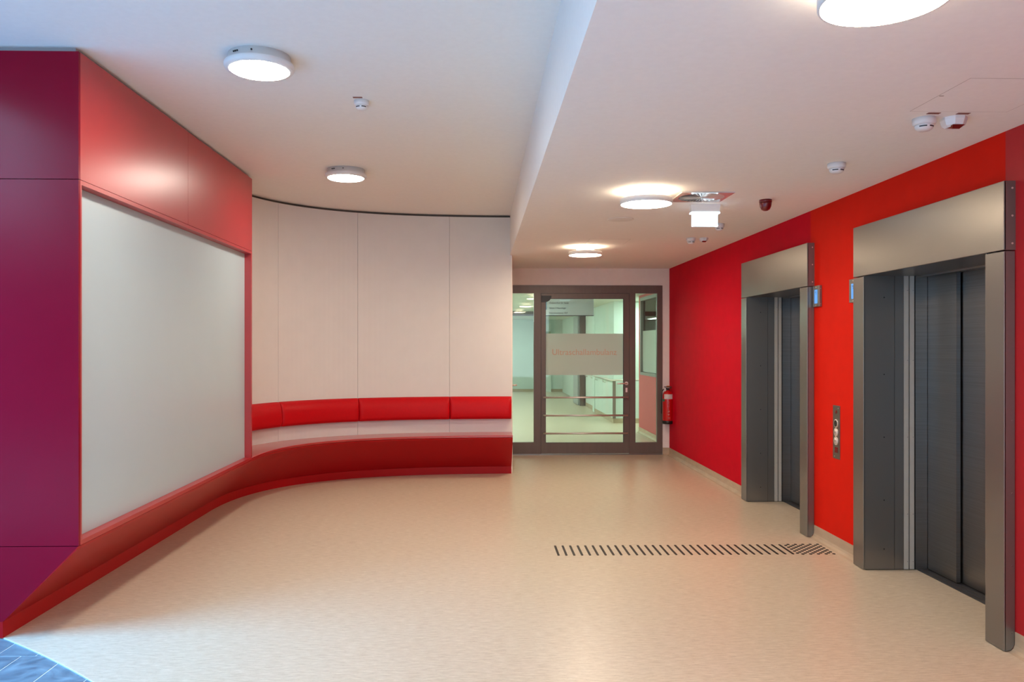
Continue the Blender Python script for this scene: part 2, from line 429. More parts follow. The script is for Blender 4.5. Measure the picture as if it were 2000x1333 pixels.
# left side wall of the lobby's rear recess, with a door seen edge-on
bm = bmesh.new()
addbox(bm, 0.20, 0.425, 10.16, 10.42, 0, ZR); addbox(bm, 0.20, 0.425, 11.45, YD, 0, ZR); addbox(bm, 0.20, 0.425, 10.42, 11.45, 2.14, ZR)
struct(link('wall_side', bm, M_STRIP))
d2 = struct(box('door_2', 0.30, 0.418, 10.43, 11.44, 0.006, 2.13, M_STRIP))
bm = bmesh.new(); addbox(bm, 0.418, 0.426, 10.50, 10.54, 0.93, 1.17); hp = link('handle_plate', bm, M_CHROME, d2)
bm = bmesh.new(); tube(bm, [(0.424, 10.52, 1.085), (0.475, 10.52, 1.085), (0.492, 10.535, 1.085), (0.494, 10.58, 1.085), (0.494, 10.65, 1.085)], 0.010)
link('lever_handle', bm, M_CHROME, d2)

# ------------------------------------------------------------------ walls behind the photographer
bm = bmesh.new(); addbox(bm, -9, -2.6, -6.3, -6.0, 0, ZL); addbox(bm, 2.6, 3.6, -6.3, -6.0, 0, ZR); addbox(bm, -2.6, 2.6, -6.3, -6.0, 2.9, ZL)
struct(link('wall_entrance', bm, mat('entrance_wall_grey', (0.30, 0.30, 0.30), 0.7)))
bm = bmesh.new(); addbox(bm, -9.2, -9.0, -6.0, -2.2, 0, 8.0); addbox(bm, -9.2, -3.3, BY0+0.08, BY0+0.3, ZL, 8.0); addbox(bm, -3.3, -3.15, -6.0, BY0+0.3, ZL+0.15, 8.0); addbox(bm, -9.2, -3.15, -6.3, -6.0, ZL, 8.0)
struct(link('wall_atrium', bm, M_WHITEWALL))

# ------------------------------------------------------------------ curved geometry: seat edge path
def bez(p0, p1, p2, p3, n):
    out = []
    for i in range(n+1):
        t = i/n; u = 1-t
        out.append(tuple(u**3*a+3*u*u*t*b+3*u*t*t*c+t**3*d for a, b, c, d in zip(p0, p1, p2, p3)))
    return out
SE = (0.405, 9.60)
path_curve = bez((BX, 7.78), (BX, 9.02), (-1.50, SE[1]), SE, 64)
path_straight = [(BX, BY0), (BX, 5.5), (BX, 6.6), (BX, BY1)]
full_path = path_straight + path_curve
def normals(P):
    N = []
    for i in range(len(P)):
        a = Vector(P[max(i-1, 0)]); b = Vector(P[min(i+1, len(P)-1)]); d = (b-a).normalized(); N.append(Vector((-d.y, d.x)))
    return N
FN = normals(full_path); FN[0] = Vector((-1, 0)); FN[-1] = Vector((0, 1))
def sweep(bm, idx, prof, smooth=True, close=True):
    """prof: closed loop of (offset inwards, z)"""
    rings = []
    for i in idx:
        p, n = Vector(full_path[i]), FN[i]
        rings.append([bm.verts.new((*(p+n*o), z)) for o, z in prof])
    m = len(prof)
    for A, B in zip(rings, rings[1:]):
        for k in range(m):
            q = (k+1) % m; bm.faces.new((A[k], A[q], B[q], B[k]))
    bm.faces.new(rings[0][::-1]); bm.faces.new(rings[-1])
    bmesh.ops.recalc_face_normals(bm, faces=bm.faces)
NP = len(full_path); CURV0 = len(path_straight)-1
def idx_for_x(xv, off):
    """index in the curve at which the path offset by off reaches x = xv"""
    for i in range(CURV0+6, NP):
        p = Vector(full_path[i]) + FN[i]*off
        if p.x >= xv: return i
    return NP-1
# the bench: seat, sloping front, plinth, cushions
bench = empty('curved_bench', (-1.2, 9.4, 0), 'long curved red bench with sloping front and vinyl back cushions along the white wall', 'bench')
bm = bmesh.new(); sweep(bm, range(CURV0, NP), [(0.002, 0.500), (0.0, 0.503), (0.0, 0.520), (0.005, 0.525), (REC-0.002, 0.525), (REC-0.002, 0.500)])
link('seat', bm, mat('bench_seat_top', (0.44, 0.010, 0.016), 0.30, spec=1.0, coat=0.6), bench)
bm = bmesh.new(); sweep(bm, range(0, NP), [(0.006, 0.497), (0.012, 0.480), (REC-0.004, 0.092), (REC+0.02, 0.092), (REC+0.02, 0.497)])
link('sloping_front', bm, M_BENCH, bench)
bm = bmesh.new(); sweep(bm, range(0, NP), [(REC, 0.0), (REC, 0.090), (REC+0.02, 0.090), (REC+0.02, 0.0)])
link('plinth', bm, M_BENCH, bench)
cuts = [CURV0, idx_for_x(-2.30, REC), idx_for_x(-1.50, REC), idx_for_x(-0.385, REC), NP-1]
cprof = [(REC-0.004, 0.690), (REC-0.055, 0.692), (REC-0.074, 0.704), (REC-0.084, 0.730), (REC-0.088, 0.775), (REC-0.086, 0.84), (REC-0.076, 0.895), (REC-0.058, 0.938), (REC-0.034, 0.962), (REC-0.004, 0.972)]
def cushion(i0, i1):
    bm = bmesh.new(); rings = []
    # resample the stretch so that its ends can be rounded
    pts = [(Vector(full_path[i]), FN[i]) for i in range(i0, i1+1)]
    L = [0]
    for a, b in zip(pts, pts[1:]): L.append(L[-1]+(b[0]-a[0]).length)
    tot = L[-1]
    def at(s):
        for k in range(len(L)-1):
            if s <= L[k+1]+1e-9:
                t = (s-L[k])/(L[k+1]-L[k]); return pts[k][0].lerp(pts[k+1][0], t), pts[k][1].lerp(pts[k+1][1], t).normalized()
        return pts[-1]
    ss = [0.002, 0.004, 0.009, 0.016, 0.026] + [0.026+(tot-0.052)*k/28 for k in range(1, 28)] + [tot-0.026, tot-0.016, tot-0.009, tot-0.004, tot-0.002]
    zc = 0.831
    for s in ss:
        e = min(s, tot-s); k = 1 - max(0, 1-e/0.026)**2*0.30
        p, n = at(s)
        rings.append([bm.verts.new((*(p+n*(REC-0.004-(REC-0.004-o)*k)), zc+(z-zc)*(0.985+0.015*min(1, e/0.02)))) for o, z in cprof])
    m = len(cprof)
    for A, B in zip(rings, rings[1:]):
        for k in range(m-1):
            f = bm.faces.new((A[k], A[k+1], B[k+1], B[k])); f.smooth = True
    bm.faces.new(rings[0][::-1]); bm.faces.new(rings[-1]); bmesh.ops.recalc_face_normals(bm, faces=bm.faces)
    return link('back_cushion', bm, M_VINYL, bench)
for a, b in zip(cuts, cuts[1:]): cushion(a, b)

# curved white wall of tall panels above and behind the bench
wc = empty('wall_curved', (-1.2, 9.9, 0)); struct(wc)
def strip_idx(a, b): return range(a, b+1)
for a, b in zip(cuts, cuts[1:]):
    bm = bmesh.new()
    pts = []
    for i in range(a, b+1):
        p, n = Vector(full_path[i]), FN[i]
        if i == a and a != CURV0: p = p.lerp(Vector(full_path[i+1]), 0.0016/(Vector(full_path[i+1])-p).length)
        if i == b and b != NP-1: p = p.lerp(Vector(full_path[i-1]), 0.0016/(Vector(full_path[i-1])-p).length)
        pts.append((p, n))
    rings = [[bm.verts.new((*(p+n*o), z)) for o, z in ((REC, 0.5), (REC, 3.222), (REC+0.03, 3.222), (REC+0.03, 0.5))] for p, n in pts]
    for A, B in zip(rings, rings[1:]):
        for k in range(4): bm.faces.new((A[k], A[(k+1) % 4], B[(k+1) % 4], B[k]))
    bm.faces.new(rings[0][::-1]); bm.faces.new(rings[-1]); bmesh.ops.recalc_face_normals(bm, faces=bm.faces)
    link('wall_panel', bm, M_WHITEWALL, wc)
bm = bmesh.new(); sweep(bm, range(CURV0, NP), [(REC+0.033, 0.0), (REC+0.033, ZL), (REC+0.12, ZL), (REC+0.12, 0.0)])
link('backing', bm, M_GAP, wc)
bm = bmesh.new(); addbox(bm, 0.400, 0.413, 10.0+0.012, 10.16, 0.0, ZR)
link('end_strip', bm, M_STRIP, wc)

# ------------------------------------------------------------------ clad block on the left (magenta front, red side)
wl = empty('wall_left', (-2.6, 6.0, 0)); struct(wl)
box('core', -9.0, BX-0.10, BY0+0.06, BY1-0.04, 0.50, ZL, M_GAP, wl)
box('core', -9.0, BX-REC-0.03, BY0+0.06, BY1-0.04, 0.0, 0.50, M_GAP, wl)
box('top_profile', -9.0, BX-0.03, BY0+0.03, BY1-0.03, 3.21, ZL, M_ALUTRIM, wl)
for (x0, x1) in ((-5.2, BX), (-8.2, -5.203), ):
    for (z0, z1) in ((0.503, 2.517), (2.521, 3.222)):
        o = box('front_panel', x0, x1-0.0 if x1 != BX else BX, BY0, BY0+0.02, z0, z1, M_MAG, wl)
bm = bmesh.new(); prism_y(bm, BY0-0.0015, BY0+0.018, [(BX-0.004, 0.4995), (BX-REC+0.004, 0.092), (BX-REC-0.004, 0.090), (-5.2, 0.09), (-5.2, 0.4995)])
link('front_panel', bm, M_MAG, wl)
box('front_plinth', -5.2, BX-REC-0.001, BY0+0.004, BY0+0.02, 0.0, 0.088, M_BENCH, wl)
# side panels above the recess
SX = 6.075
box('side_panel', BX-0.02, BX, BY0+0.021, SX-0.0015, 2.522, 3.222, M_RED, wl)
box('side_panel', BX-0.02, BX, SX+0.0015, BY1, 2.522, 3.222, M_RED, wl)
# frame round the recess
box('recess_head', BX-0.075, BX, BY0+0.021, BY1, 2.494, 2.519, M_RED, wl)
box('recess_sill', BX-0.075, BX, BY0+0.021, BY1, 0.502, 0.528, M_RED, wl)
box('recess_jamb', BX-0.075, BX, BY1-0.022, BY1, 0.528, 2.494, M_RED, wl)
box('recess_jamb', BX-0.075, BX, BY0+0.021, BY0+0.036, 0.528, 2.494, M_RED, wl)
box('end_panel', BX-0.45, BX-0.002, BY1+0.0005, BY1+0.018, 0.528, 3.222, M_RED, wl)
bd = box('display_board', BX-0.073, BX-0.062, BY0+0.037, BY1-0.023, 0.529, 2.493, M_BOARD, origin=(BX-0.066, 6.1, 0.529))
tag(bd, 'large blank white satin board set flush in the red-framed recess', 'board')
for yy in (4.52, 7.66):
    pass

# ------------------------------------------------------------------ lifts
def lift_door(y0, label):
    """y0: near outer edge of the portal; grows towards +Y"""
    y1 = y0+LW; jw = 0.155; r = empty('lift_door', (XF+0.15, (y0+y1)/2, 0), label, 'lift', 'lift doors in the red wall')
    # header
    bm = bmesh.new()
    addbox(bm, XF, XF+0.012, y0, y1, 2.105, 2.468, bevel=0.003)
    addbox(bm, XF+0.004, XW+0.005, y0, y0+0.004, 2.105, 2.468); addbox(bm, XF+0.004, XW+0.005, y1-0.004, y1, 2.105, 2.468)
    addbox(bm, XF+0.006, XW+0.005, y0+0.004, y1-0.004, 2.460, 2.468)
    hd = link('header', bm, M_STEEL, r)
    screws([(XF+0.045, y0+0.001, z) for z in (2.14, 2.285, 2.43)], 'Y', -1, 0.006, M_CHROME, hd)
    box('soffit', XF+0.012, 3.13, y0+0.006, y1-0.006, 2.105, 2.125, M_STEEL2, r)
    # front jambs
    def jamb(ya, yb, outer, nm='jamb'):
        bm = bmesh.new()
        addbox(bm, XF, XF+0.012, ya, yb, 0.004, 2.099, bevel=0.003)
        # outer return with a rounded foot clearing the coved skirting
        zr = 0.045; xs = [XF+0.006, XW-0.002]
        pr = [(XF+0.006, 0.004)] + [(XW-0.004-zr+zr*math.sin(t), 0.004+zr-zr*math.cos(t)) for t in [k*PI/2/6 for k in range(7)]] + [(XW-0.004, 2.099), (XF+0.006, 2.099)]
        prism_y(bm, outer, outer + (0.004 if outer == y0 else -0.004), pr)
        o = link(nm, bm, M_STEEL, r)
        if outer == y0:
            screws([(XF+0.045, outer+0.001, z) for z in (0.10, 0.45, 0.83, 1.21, 1.60, 1.99)], 'Y', -1, 0.0055, M_STEEL2, o)
        return o
    jamb(y0, y0+jw, y0); jamb(y1-jw, y1, y1)
    # deep reveals
    for ya, yb, s in ((y0+jw-0.004, y0+jw, 1), (y1-jw, y1-jw+0.004, -1)):
        rv = box('reveal', XF+0.006, 2.968, ya, yb, 0.006, 2.105, M_STEEL, r)
        yf = yb if s > 0 else ya
        screws([(XF+0.15, yf-0.001*s, z) for z in (0.15, 0.50, 0.95, 1.40, 1.95)], 'Y', s, 0.005, M_BLACK, rv)
        box('reveal_core', XF+0.02, 3.19, (ya-0.065) if s > 0 else (yb+0.003), (ya-0.003) if s > 0 else (yb+0.065), 0.0, 2.12, M_BLACK, r)
        box('reveal', 2.971, 3.034, ya-0.001*0, yb, 0.006, 2.105, M_STEEL, r)
        for (xa, xb) in ((3.037, 3.070), (3.078, 3.110)):
            g = box('guide_strip', xa, xb, ya-(0.004 if s < 0 else 0), yb+(0.004 if s > 0 else 0), 0.006, 2.104, M_GUARD, r)
            yy = (yb+0.003) if s > 0 else (ya-0.003)
            screws([(xb-0.008, yy, z) for z in (0.06, 0.40, 0.95, 1.50, 2.0)], 'Y', s, 0.003, M_STEEL2, g)
        box('door_post', 3.120, 3.206, ya-0.002, yb+0.002, 0.0, 2.12, M_STEEL2, r)
    ya, yb = y0+jw, y1-jw
    bm = bmesh.new(); addbox(bm, 3.13, 3.17, ya, yb, -0.005, 0.003); addbox(bm, 3.176, 3.208, ya, yb, -0.005, 0.003); addbox(bm, 3.214, 3.30, ya, yb, -0.005, 0.003); addbox(bm, 3.13, 3.30, ya, yb, -0.02, -0.006)
    link('sill', bm, M_SILL, r)
    ys = (ya+yb)/2
    for (p, q, xx) in ((yb-0.345, yb+0.01, 3.208), (ya-0.01, ya+0.345, 3.208), (ys+0.001, yb-0.31, 3.246), (ya+0.31, ys-0.001, 3.246)):
        box('door_panel', xx, xx+0.03, p, q, 0.008, 2.10, M_STEEL2, r, bevel=0.002)
    box('shaft', 3.30, 3.32, ya-0.08, yb+0.08, 0.0, 2.2, M_BLACK, r)
    box('door_head', 3.13, 3.30, ya-0.02, yb+0.02, 2.10, 2.16, M_STEEL2, r)
    bm = bmesh.new(); addbox(bm, 3.125, 3.14, ya, yb, 2.092, 2.104); link('head_lip', bm, M_STEEL, r)
    return r
lift_door(L2Y, 'near lift door, the larger one at the right picture edge')
lift_door(L1Y, 'far lift door, left of the call button panel, behind the near one')

def indicator(y0, y1, label):
    r = empty('lift_indicator', (XW-0.012, (y0+y1)/2, 1.93), label, 'display', 'lift indicators')
    bm = bmesh.new(); addbox(bm, XW-0.022, XW-0.0005, y0, y1, 1.928, 2.102, bevel=0.002); link('case', bm, M_STEEL, r)
    m = (y0+y1)/2
    box('screen', XW-0.0235, XW-0.0215, m-0.028, m+0.028, 1.955, 2.068, E_BLUE, r)
    screws([(XW-0.0215, m, z) for z in (1.94, 2.09)], 'X', -1, 0.004, M_CHROME, r)
    screws([(XW-0.011, y0+0.001, z) for z in (1.95, 2.075)], 'Y', -1, 0.003, M_CHROME, r)
    bm = bmesh.new()
    for k, z in enumerate((2.045, 2.030)): addbox(bm, XW-0.0242, XW-0.0236, m-0.008, m+0.012-0.01*k, z, z+0.008)
    link('digit', bm, mat('display_digit', (0.05, 0.16, 0.35), 0.5), r)
indicator(6.455, 6.585, 'blue-lit lift indicator beside the far lift door')
indicator(5.80, 5.93, 'blue-lit lift indicator half hidden by the near lift door')

cp = empty('call_panel', (XW, 6.185, 0.717), 'upright steel lift call panel with round buttons on the orange wall', 'button panel')
box('plate', XW-0.004, XW-0.0003, 6.124, 6.246, 0.717, 1.135, M_STEEL2, cp, bevel=0.001)
bm = bmesh.new(); lathe(bm, (XW-0.004, 6.185, 1.085), [(0.016, 0), (0.014, -0.003), (0.006, -0.003)], 20, 'X'); link('key_switch', bm, M_DARKRED, cp)
bm = bmesh.new(); lathe(bm, (XW-0.004, 6.185, 0.995), [(0.034, 0), (0.033, -0.005), (0.027, -0.006)], 28, 'X'); k_ = link('bezel', bm, M_CHROME, cp)
bm = bmesh.new(); lathe(bm, (XW-0.0095, 6.185, 0.995), [(0.026, 0), (0.026, -0.001)], 28, 'X'); link('reader_window', bm, M_BLACK, k_)
for z in (0.925, 0.857):
    bm = bmesh.new(); lathe(bm, (XW-0.004, 6.185, z), [(0.034, 0), (0.033, -0.006), (0.026, -0.007), (0.025, -0.004), (0.024, -0.009), (0.001, -0.010)], 28, 'X')
    b_ = link('button', bm, M_CHROME, cp)
    bm = bmesh.new()
    s = 1 if z > 0.9 else -1
    v = [bm.verts.new((XW-0.0145, 6.185+a, z+b*s)) for a, b in ((-0.009, -0.006), (0.009, -0.006), (0, 0.010))]; bm.faces.new(v)
    link('arrow', bm, M_STEEL2, b_)
box('display', XW-0.006, XW-0.004, 6.160, 6.210, 0.765, 0.808, M_DARKRED, cp)
screws([(XW-0.003, 6.15, 1.115), (XW-0.003, 6.215, 0.735)], 'X', -1, 0.005, M_CHROME, cp)

# ------------------------------------------------------------------ tactile floor guide
ts = empty('tactile_strip', (1.5, 6.22, 0), 'row of short black tactile bars on the beige floor leading to the studs', 'floor marking')
bm = bmesh.new()
pts = []
for k in range(9): a = PI*k/8; pts.append((0.0085*math.cos(a), 0.1415+0.0085*math.sin(a)))
for k in range(9): a = PI+PI*k/8; pts.append((0.0085*math.cos(a), -0.1415+0.0085*math.sin(a)))
prism_z(bm, 0.0, 0.003, pts)
proto = link('bar', bm, M_RUBBER, None, (0, 0, 0))
for i in range(31):
    o = proto if i == 0 else proto.copy()
    if i: COL.objects.link(o)
    o.parent = ts; o.location = (0.607+i*0.0603-1.5, -0.0005*i/3, 0)
tf = empty('tactile_stud_field', (2.6, 6.22, 0), 'square field of black round tactile studs at the end of the bars', 'floor marking')
bm = bmesh.new(); lathe(bm, (0, 0, 0), [(0.0125, 0), (0.0125, 0.002), (0.009, 0.0045), (0.002, 0.005)], 16)
proto = link('stud', bm, M_RUBBER, None, (0, 0, 0)); first = True
for r in range(11):
    for c in range(5):
        o = proto if first else proto.copy()
        if not first: COL.objects.link(o)
        first = False
        o.parent = tf; o.location = (2.489-0.030*(r % 2)+0.0603*c-2.6, 6.363-0.0296*r-6.22, 0)

# ------------------------------------------------------------------ glass door set
d1 = empty('door_1', (1.6, YD, 0)); struct(d1)
F0, F1 = YD-0.012, YD+0.05
bm = bmesh.new()
addbox(bm, 0.43, 2.700, F0, F1, 2.382, 2.498)
addbox(bm, 2.620, 2.700, F0, F1, 0.02, 2.382)
addbox(bm, 0.801, 0.905, F0, F1, 0.02, 2.382)
addbox(bm, 2.212, 2.301, F0, F1, 0.02, 2.382)
addbox(bm, 0.43, 0.801, F0, F1, 0.02, 0.189); addbox(bm, 2.301, 2.620, F0, F1, 0.02, 0.182)
addbox(bm, 0.43, 0.470, F0, F1, 0.189, 2.382)
link('frame', bm, M_FRAME, d1)
bm = bmesh.new(); addbox(bm, 0.905, 2.212, YD+0.03, YD+0.045, 0.0, 2.382); 
# dark rebate only as a thin ring behind the leaf joint
bm.free()
bm = bmesh.new(); addbox(bm, 0.43, 2.70, F0+0.01, F1, 0.0, 0.018); link('threshold', bm, M_STEEL2, d1)
box('sidelight_pane', 0.470, 0.801, YD+0.015, YD+0.023, 0.189, 2.382, M_GLASS, d1)
box('sidelight_pane', 2.301, 2.620, YD+0.015, YD+0.023, 0.182, 2.382, M_GLASS, d1)
lf = empty('leaf', (1.56, YD, 0.0), parent=d1)
bm = bmesh.new(); A, B = YD-0.018, YD+0.045
addbox(bm, 0.909, 0.974, A, B, 0.026, 2.378); addbox(bm, 2.127, 2.208, A, B, 0.026, 2.378)
addbox(bm, 0.974, 2.127, A, B, 2.304, 2.378); addbox(bm, 0.974, 2.127, A, B, 0.026, 0.182)
link('leaf_frame', bm, M_FRAME, lf)
bm = bmesh.new()
for (x0, x1, z0, z1) in ((0.905, 0.909, 0.02, 2.382), (2.208, 2.212, 0.02, 2.382), (0.905, 2.212, 2.378, 2.382)): addbox(bm, x0, x1, YD+0.0, YD+0.03, z0, z1)
for (x0, x1, z0, z1) in ((0.974, 0.978, 0.182, 2.304), (2.119, 2.127, 0.182, 2.304), (0.974, 2.127, 2.298, 2.304), (0.974, 2.127, 0.182, 0.186)): addbox(bm, x0, x1, A+0.003, A+0.02, z0, z1)
link('gasket', bm, M_BLACK, lf)
box('glass_pane', 0.974, 2.127, YD+0.010, YD+0.018, 0.182, 2.304, M_GLASS, lf)
box('frosted_band', 0.978, 2.120, YD+0.0085, YD+0.0095, 1.178, 1.788, M_FROST, lf)
text_mesh('lettering', 'Ultraschallambulanz', 0.125, M_SALMON, lf, (1.076, YD+0.007, 1.474), width=0.95)
for z in (0.852, 0.588, 0.325):
    bm = bmesh.new(); tube(bm, [(0.935, YD-0.065, z), (2.180, YD-0.065, z)], 0.014)
    o = link('rail', bm, M_CHROME, lf)
for z in (0.852, 0.588, 0.325):
    for x in (0.945, 2.172):
        bm = bmesh.new(); addcyl(bm, (x, 0, z), 0.010, 0.010, YD-0.062, YD-0.016, 'Y', 16); addcyl(bm, (x, 0, z), 0.017, 0.017, YD-0.021, YD-0.017, 'Y', 20)
        link('rail_bracket', bm, M_FRAME, lf)
bm = bmesh.new(); addcyl(bm, (2.165, 0, 1.055), 0.026, 0.026, YD-0.027, YD-0.018, 'Y', 24)
link('handle_rose', bm, M_CHROME, lf)
bm = bmesh.new(); tube(bm, [(2.165, YD-0.02, 1.055), (2.165, YD-0.058, 1.055), (2.150, YD-0.070, 1.055), (2.06, YD-0.072, 1.055), (2.02, YD-0.072, 1.053)], 0.0105); link('lever_handle', bm, M_CHROME, lf)
bm = bmesh.new(); addbox(bm, 2.152, 2.180, YD-0.024, YD-0.018, 0.925, 0.99, bevel=0.002); link('lock_rose', bm, M_CHROME, lf)
# black quarter-round hinge cover at the top corner
bm = bmesh.new(); pr = [(0.915, 2.342), (0.915, 2.252)] + [(0.975+0.082*math.sin(t), 2.342-0.090*math.cos(t)) for t in [k*PI/2/8 for k in range(9)]]
prism_y(bm, YD-0.060, YD-0.016, pr); link('corner_sensor', bm, M_BLACK, lf)

# ------------------------------------------------------------------ fire extinguisher
ex, ey = 2.752, YD-0.135
fe = empty('fire_extinguisher', (ex, ey, 0.47), 'red fire extinguisher hanging on the white wall strip beside the glass door', 'fire extinguisher')
bm = bmesh.new(); lathe(bm, (ex, ey, 0.47), [(0.078, 0.045), (0.080, 0.05), (0.080, 0.41), (0.074, 0.445), (0.055, 0.468), (0.028, 0.478), (0.024, 0.49)], 32); link('cylinder', bm, M_EXT, fe)
bm = bmesh.new(); lathe(bm, (ex, ey, 0.47), [(0.070, 0.0), (0.082, 0.006), (0.083, 0.045), (0.080, 0.05)], 32); link('foot_ring', bm, M_BLACK, fe)
bm = bmesh.new(); lathe(bm, (ex, ey, 0.955), [(0.022, 0), (0.024, 0.012), (0.018, 0.03)], 20); addbox(bm, ex-0.045, ex+0.015, ey-0.014, ey+0.014, 0.975, 0.995); link('valve', bm, M_BLACK, fe)
bm = bmesh.new(); addbox(bm, ex-0.055, ex+0.075, ey-0.012, ey+0.012, 1.002, 1.014, bevel=0.002); addbox(bm, ex-0.04, ex+0.055, ey-0.010, ey+0.010, 0.985, 0.993); link('squeeze_lever', bm, M_BLACK, fe)
bm = bmesh.new(); addbox(bm, ex-0.020, ex+0.025, ey-0.006, ey+0.006, 1.014, 1.026); link('safety_pin', bm, mat('brass_pin', (0.55, 0.22, 0.06), 0.35, 0.6), fe)
bm = bmesh.new(); addcyl(bm, (ex-0.05, 0, 0.982), 0.013, 0.013, ey-0.03, ey-0.012, 'Y', 16); link('gauge', bm, M_PLASTIC, fe)
bm = bmesh.new(); tube(bm, [(ex-0.045, ey, 0.985), (ex-0.075, ey-0.01, 0.965), (ex-0.092, ey-0.015, 0.91), (ex-0.096, ey-0.012, 0.80), (ex-0.095, ey-0.01, 0.62)], 0.008); link('hose', bm, M_BLACK, fe)
def label_patch(a0, a1, z0, z1, r, m, nm):
    bm = bmesh.new(); n = 10; A = []
    for k in range(n+1):
        a = a0+(a1-a0)*k/n; A.append((bm.verts.new((ex+r*math.cos(a), ey+r*math.sin(a), z0)), bm.verts.new((ex+r*math.cos(a), ey+r*math.sin(a), z1))))
    for p, q in zip(A, A[1:]): bm.faces.new((p[0], q[0], q[1], p[1]))
    return link(nm, bm, m, fe, smooth=True)
label_patch(-PI*0.80, -PI*0.28, 0.835, 0.905, 0.0808, M_LABEL, 'paper_label')
label_patch(-PI*0.98, -PI*0.76, 0.800, 0.834, 0.0810, M_GREEN, 'green_sticker')
bm = bmesh.new()
for k in range(9): 
    z = 0.79-0.022*k; w = 0.014+0.012*random.random()
    addbox(bm, ex-0.022, ex-0.022+w, ey-0.0812, ey-0.0796+0.003, z, z+0.008)
addcyl(bm, (ex-0.008, 0, 0.655), 0.014, 0.014, ey-0.0815, ey-0.078, 'Y', 16)
addcyl(bm, (ex-0.008, 0, 0.610), 0.012, 0.012, ey-0.0815, ey-0.078, 'Y', 16)
for z in (0.565, 0.545): addbox(bm, ex-0.022, ex+0.012, ey-0.0812, ey-0.077, z, z+0.007)
tag(link('printed_instructions', bm, mat('pale_print', (0.55, 0.22, 0.20), 0.5), fe), kind='stuff')
bm = bmesh.new(); addbox(bm, ex-0.02, ex+0.02, ey+0.07, YD-0.0005, 0.80, 0.86); link('wall_bracket', bm, M_STEEL2, fe)

# ------------------------------------------------------------------ ceiling lamps
def lamp_flush(loc, label):
    x, y, z = loc
    r = empty('ceiling_lamp', (x, y, z), label, 'lamp', 'flush round lamps on the left ceiling')
    bm = bmesh.new(); lathe(bm, (x, y, z), [(0.172, 0.0), (0.176, -0.040), (0.190, -0.044), (0.194, -0.052), (0.194, -0.066), (0.186, -0.078), (0.166, -0.080)], 64, capA=True, capB=False); link('housing', bm, M_LAMP, r)
    bm = bmesh.new(); lathe(bm, (x, y, z), [(0.166, -0.080), (0.160, -0.084), (0.02, -0.086)], 64, capA=False); link('diffuser', bm, E_COOL, r)
    bm = bmesh.new()
    for a in (-2.2, -2.12, -2.04, -1.55):
        addcyl(bm, (x+0.1745*math.cos(a), y+0.1745*math.sin(a), z-0.022), 0.005, 0.005, y+0.1745*math.sin(a)-0.004, y+0.1745*math.sin(a)+0.004, 'Y', 10)
    tag(link('vent_hole', bm, M_BLACK, r), kind='stuff')
    return r
a = lamp_flush((-1.25, 4.566, ZL), 'larger-looking flush round lamp on the left ceiling, nearest the magenta corner')
dup(a, (-1.245, 7.47, ZL), 'smaller-looking flush round lamp on the left ceiling, near the curved wall')
dup(a, (-1.25, 1.66, ZL), 'flush round lamp on the left ceiling above the photographer')
dup(a, (-1.25, -1.7, ZL), 'added unseen flush round lamp on the left ceiling behind the photographer')  # unseen lamp added to light the foreground
def lamp_drop(loc, label):
    x, y, z = loc
    r = empty('ceiling_lamp', (x, y, z), label, 'lamp', 'round halo lamps on the lower ceiling')
    bm = bmesh.new(); lathe(bm, (x, y, z), [(0.155, -0.058), (0.190, -0.058), (0.192, -0.062), (0.192, -0.096), (0.190, -0.099), (0.184, -0.099)], 64, capA=False, capB=False); link('housing', bm, M_LAMP, r)
    bm = bmesh.new(); lathe(bm, (x, y, z), [(0.184, -0.0985), (0.17, -0.100), (0.02, -0.101)], 64, capA=False); link('diffuser', bm, E_WARM, r)
    bm = bmesh.new(); lathe(bm, (x, y, z), [(0.155, -0.058), (0.155, -0.054), (0.100, -0.052)], 64, capA=False, capB=False); link('uplight', bm, E_UP, r)
    bm = bmesh.new(); lathe(bm, (x, y, z), [(0.100, 0.0), (0.100, -0.054)], 48); link('mount', bm, M_LAMP, r)
    return r
a = lamp_drop((1.236, 2.40, ZR), 'large round lamp cut off by the top picture edge')
dup(a, (1.234, 5.859, ZR), 'round halo lamp beside the ceiling air vent')
dup(a, (1.221, 9.149, ZR), 'farthest round halo lamp, just before the glass door')
dup(a, (1.236, -1.1, ZR), 'added unseen round halo lamp behind the photographer')  # out of view, put in for more light on the near floor

# ------------------------------------------------------------------ detectors, alarm devices
def detector(loc, r0, label, group='white smoke detectors'):
    x, y, z = loc
    r = empty('smoke_detector', (x, y, z), label, 'smoke detector', group)
    bm = bmesh.new(); lathe(bm, (x, y, z), [(r0, 0), (r0, -0.022), (r0*0.97, -0.030), (r0*0.80, -0.034)], 36); link('base', bm, M_PLASTIC, r)
    bm = bmesh.new(); lathe(bm, (x, y, z), [(r0*0.80, -0.034), (r0*0.82, -0.040), (r0*0.74, -0.052), (r0*0.50, -0.062), (0.002, -0.064)], 36); link('sensor_head', bm, M_PLASTIC, r)
    bm = bmesh.new()
    n = 40
    for s0, s1 in ((-2.6, -1.75), (-1.45, -0.6)):
        P = []
        for k in range(9):
            t = s0+(s1-s0)*k/8
            P.append((bm.verts.new((x+r0*0.815*math.cos(t), y+r0*0.815*math.sin(t), z-0.0425)), bm.verts.new((x+r0*0.775*math.cos(t), y+r0*0.775*math.sin(t), z-0.0485))))
        for p, q in zip(P, P[1:]): bm.faces.new((p[0], q[0], q[1], p[1]))
    tag(link('slot', bm, M_BLACK, r), kind='stuff')
    return r
detector((-0.79, 5.37, ZL), 0.050, 'lone smoke detector on the left ceiling between the two round lamps')
detector((2.239, 3.906+0.05, ZR), 0.054, 'smoke detector next to the red-windowed alarm unit near the right picture edge')
detector((2.241, 4.893+0.05, ZR), 0.054, 'smoke detector alone above the near lift, left of the paired devices')
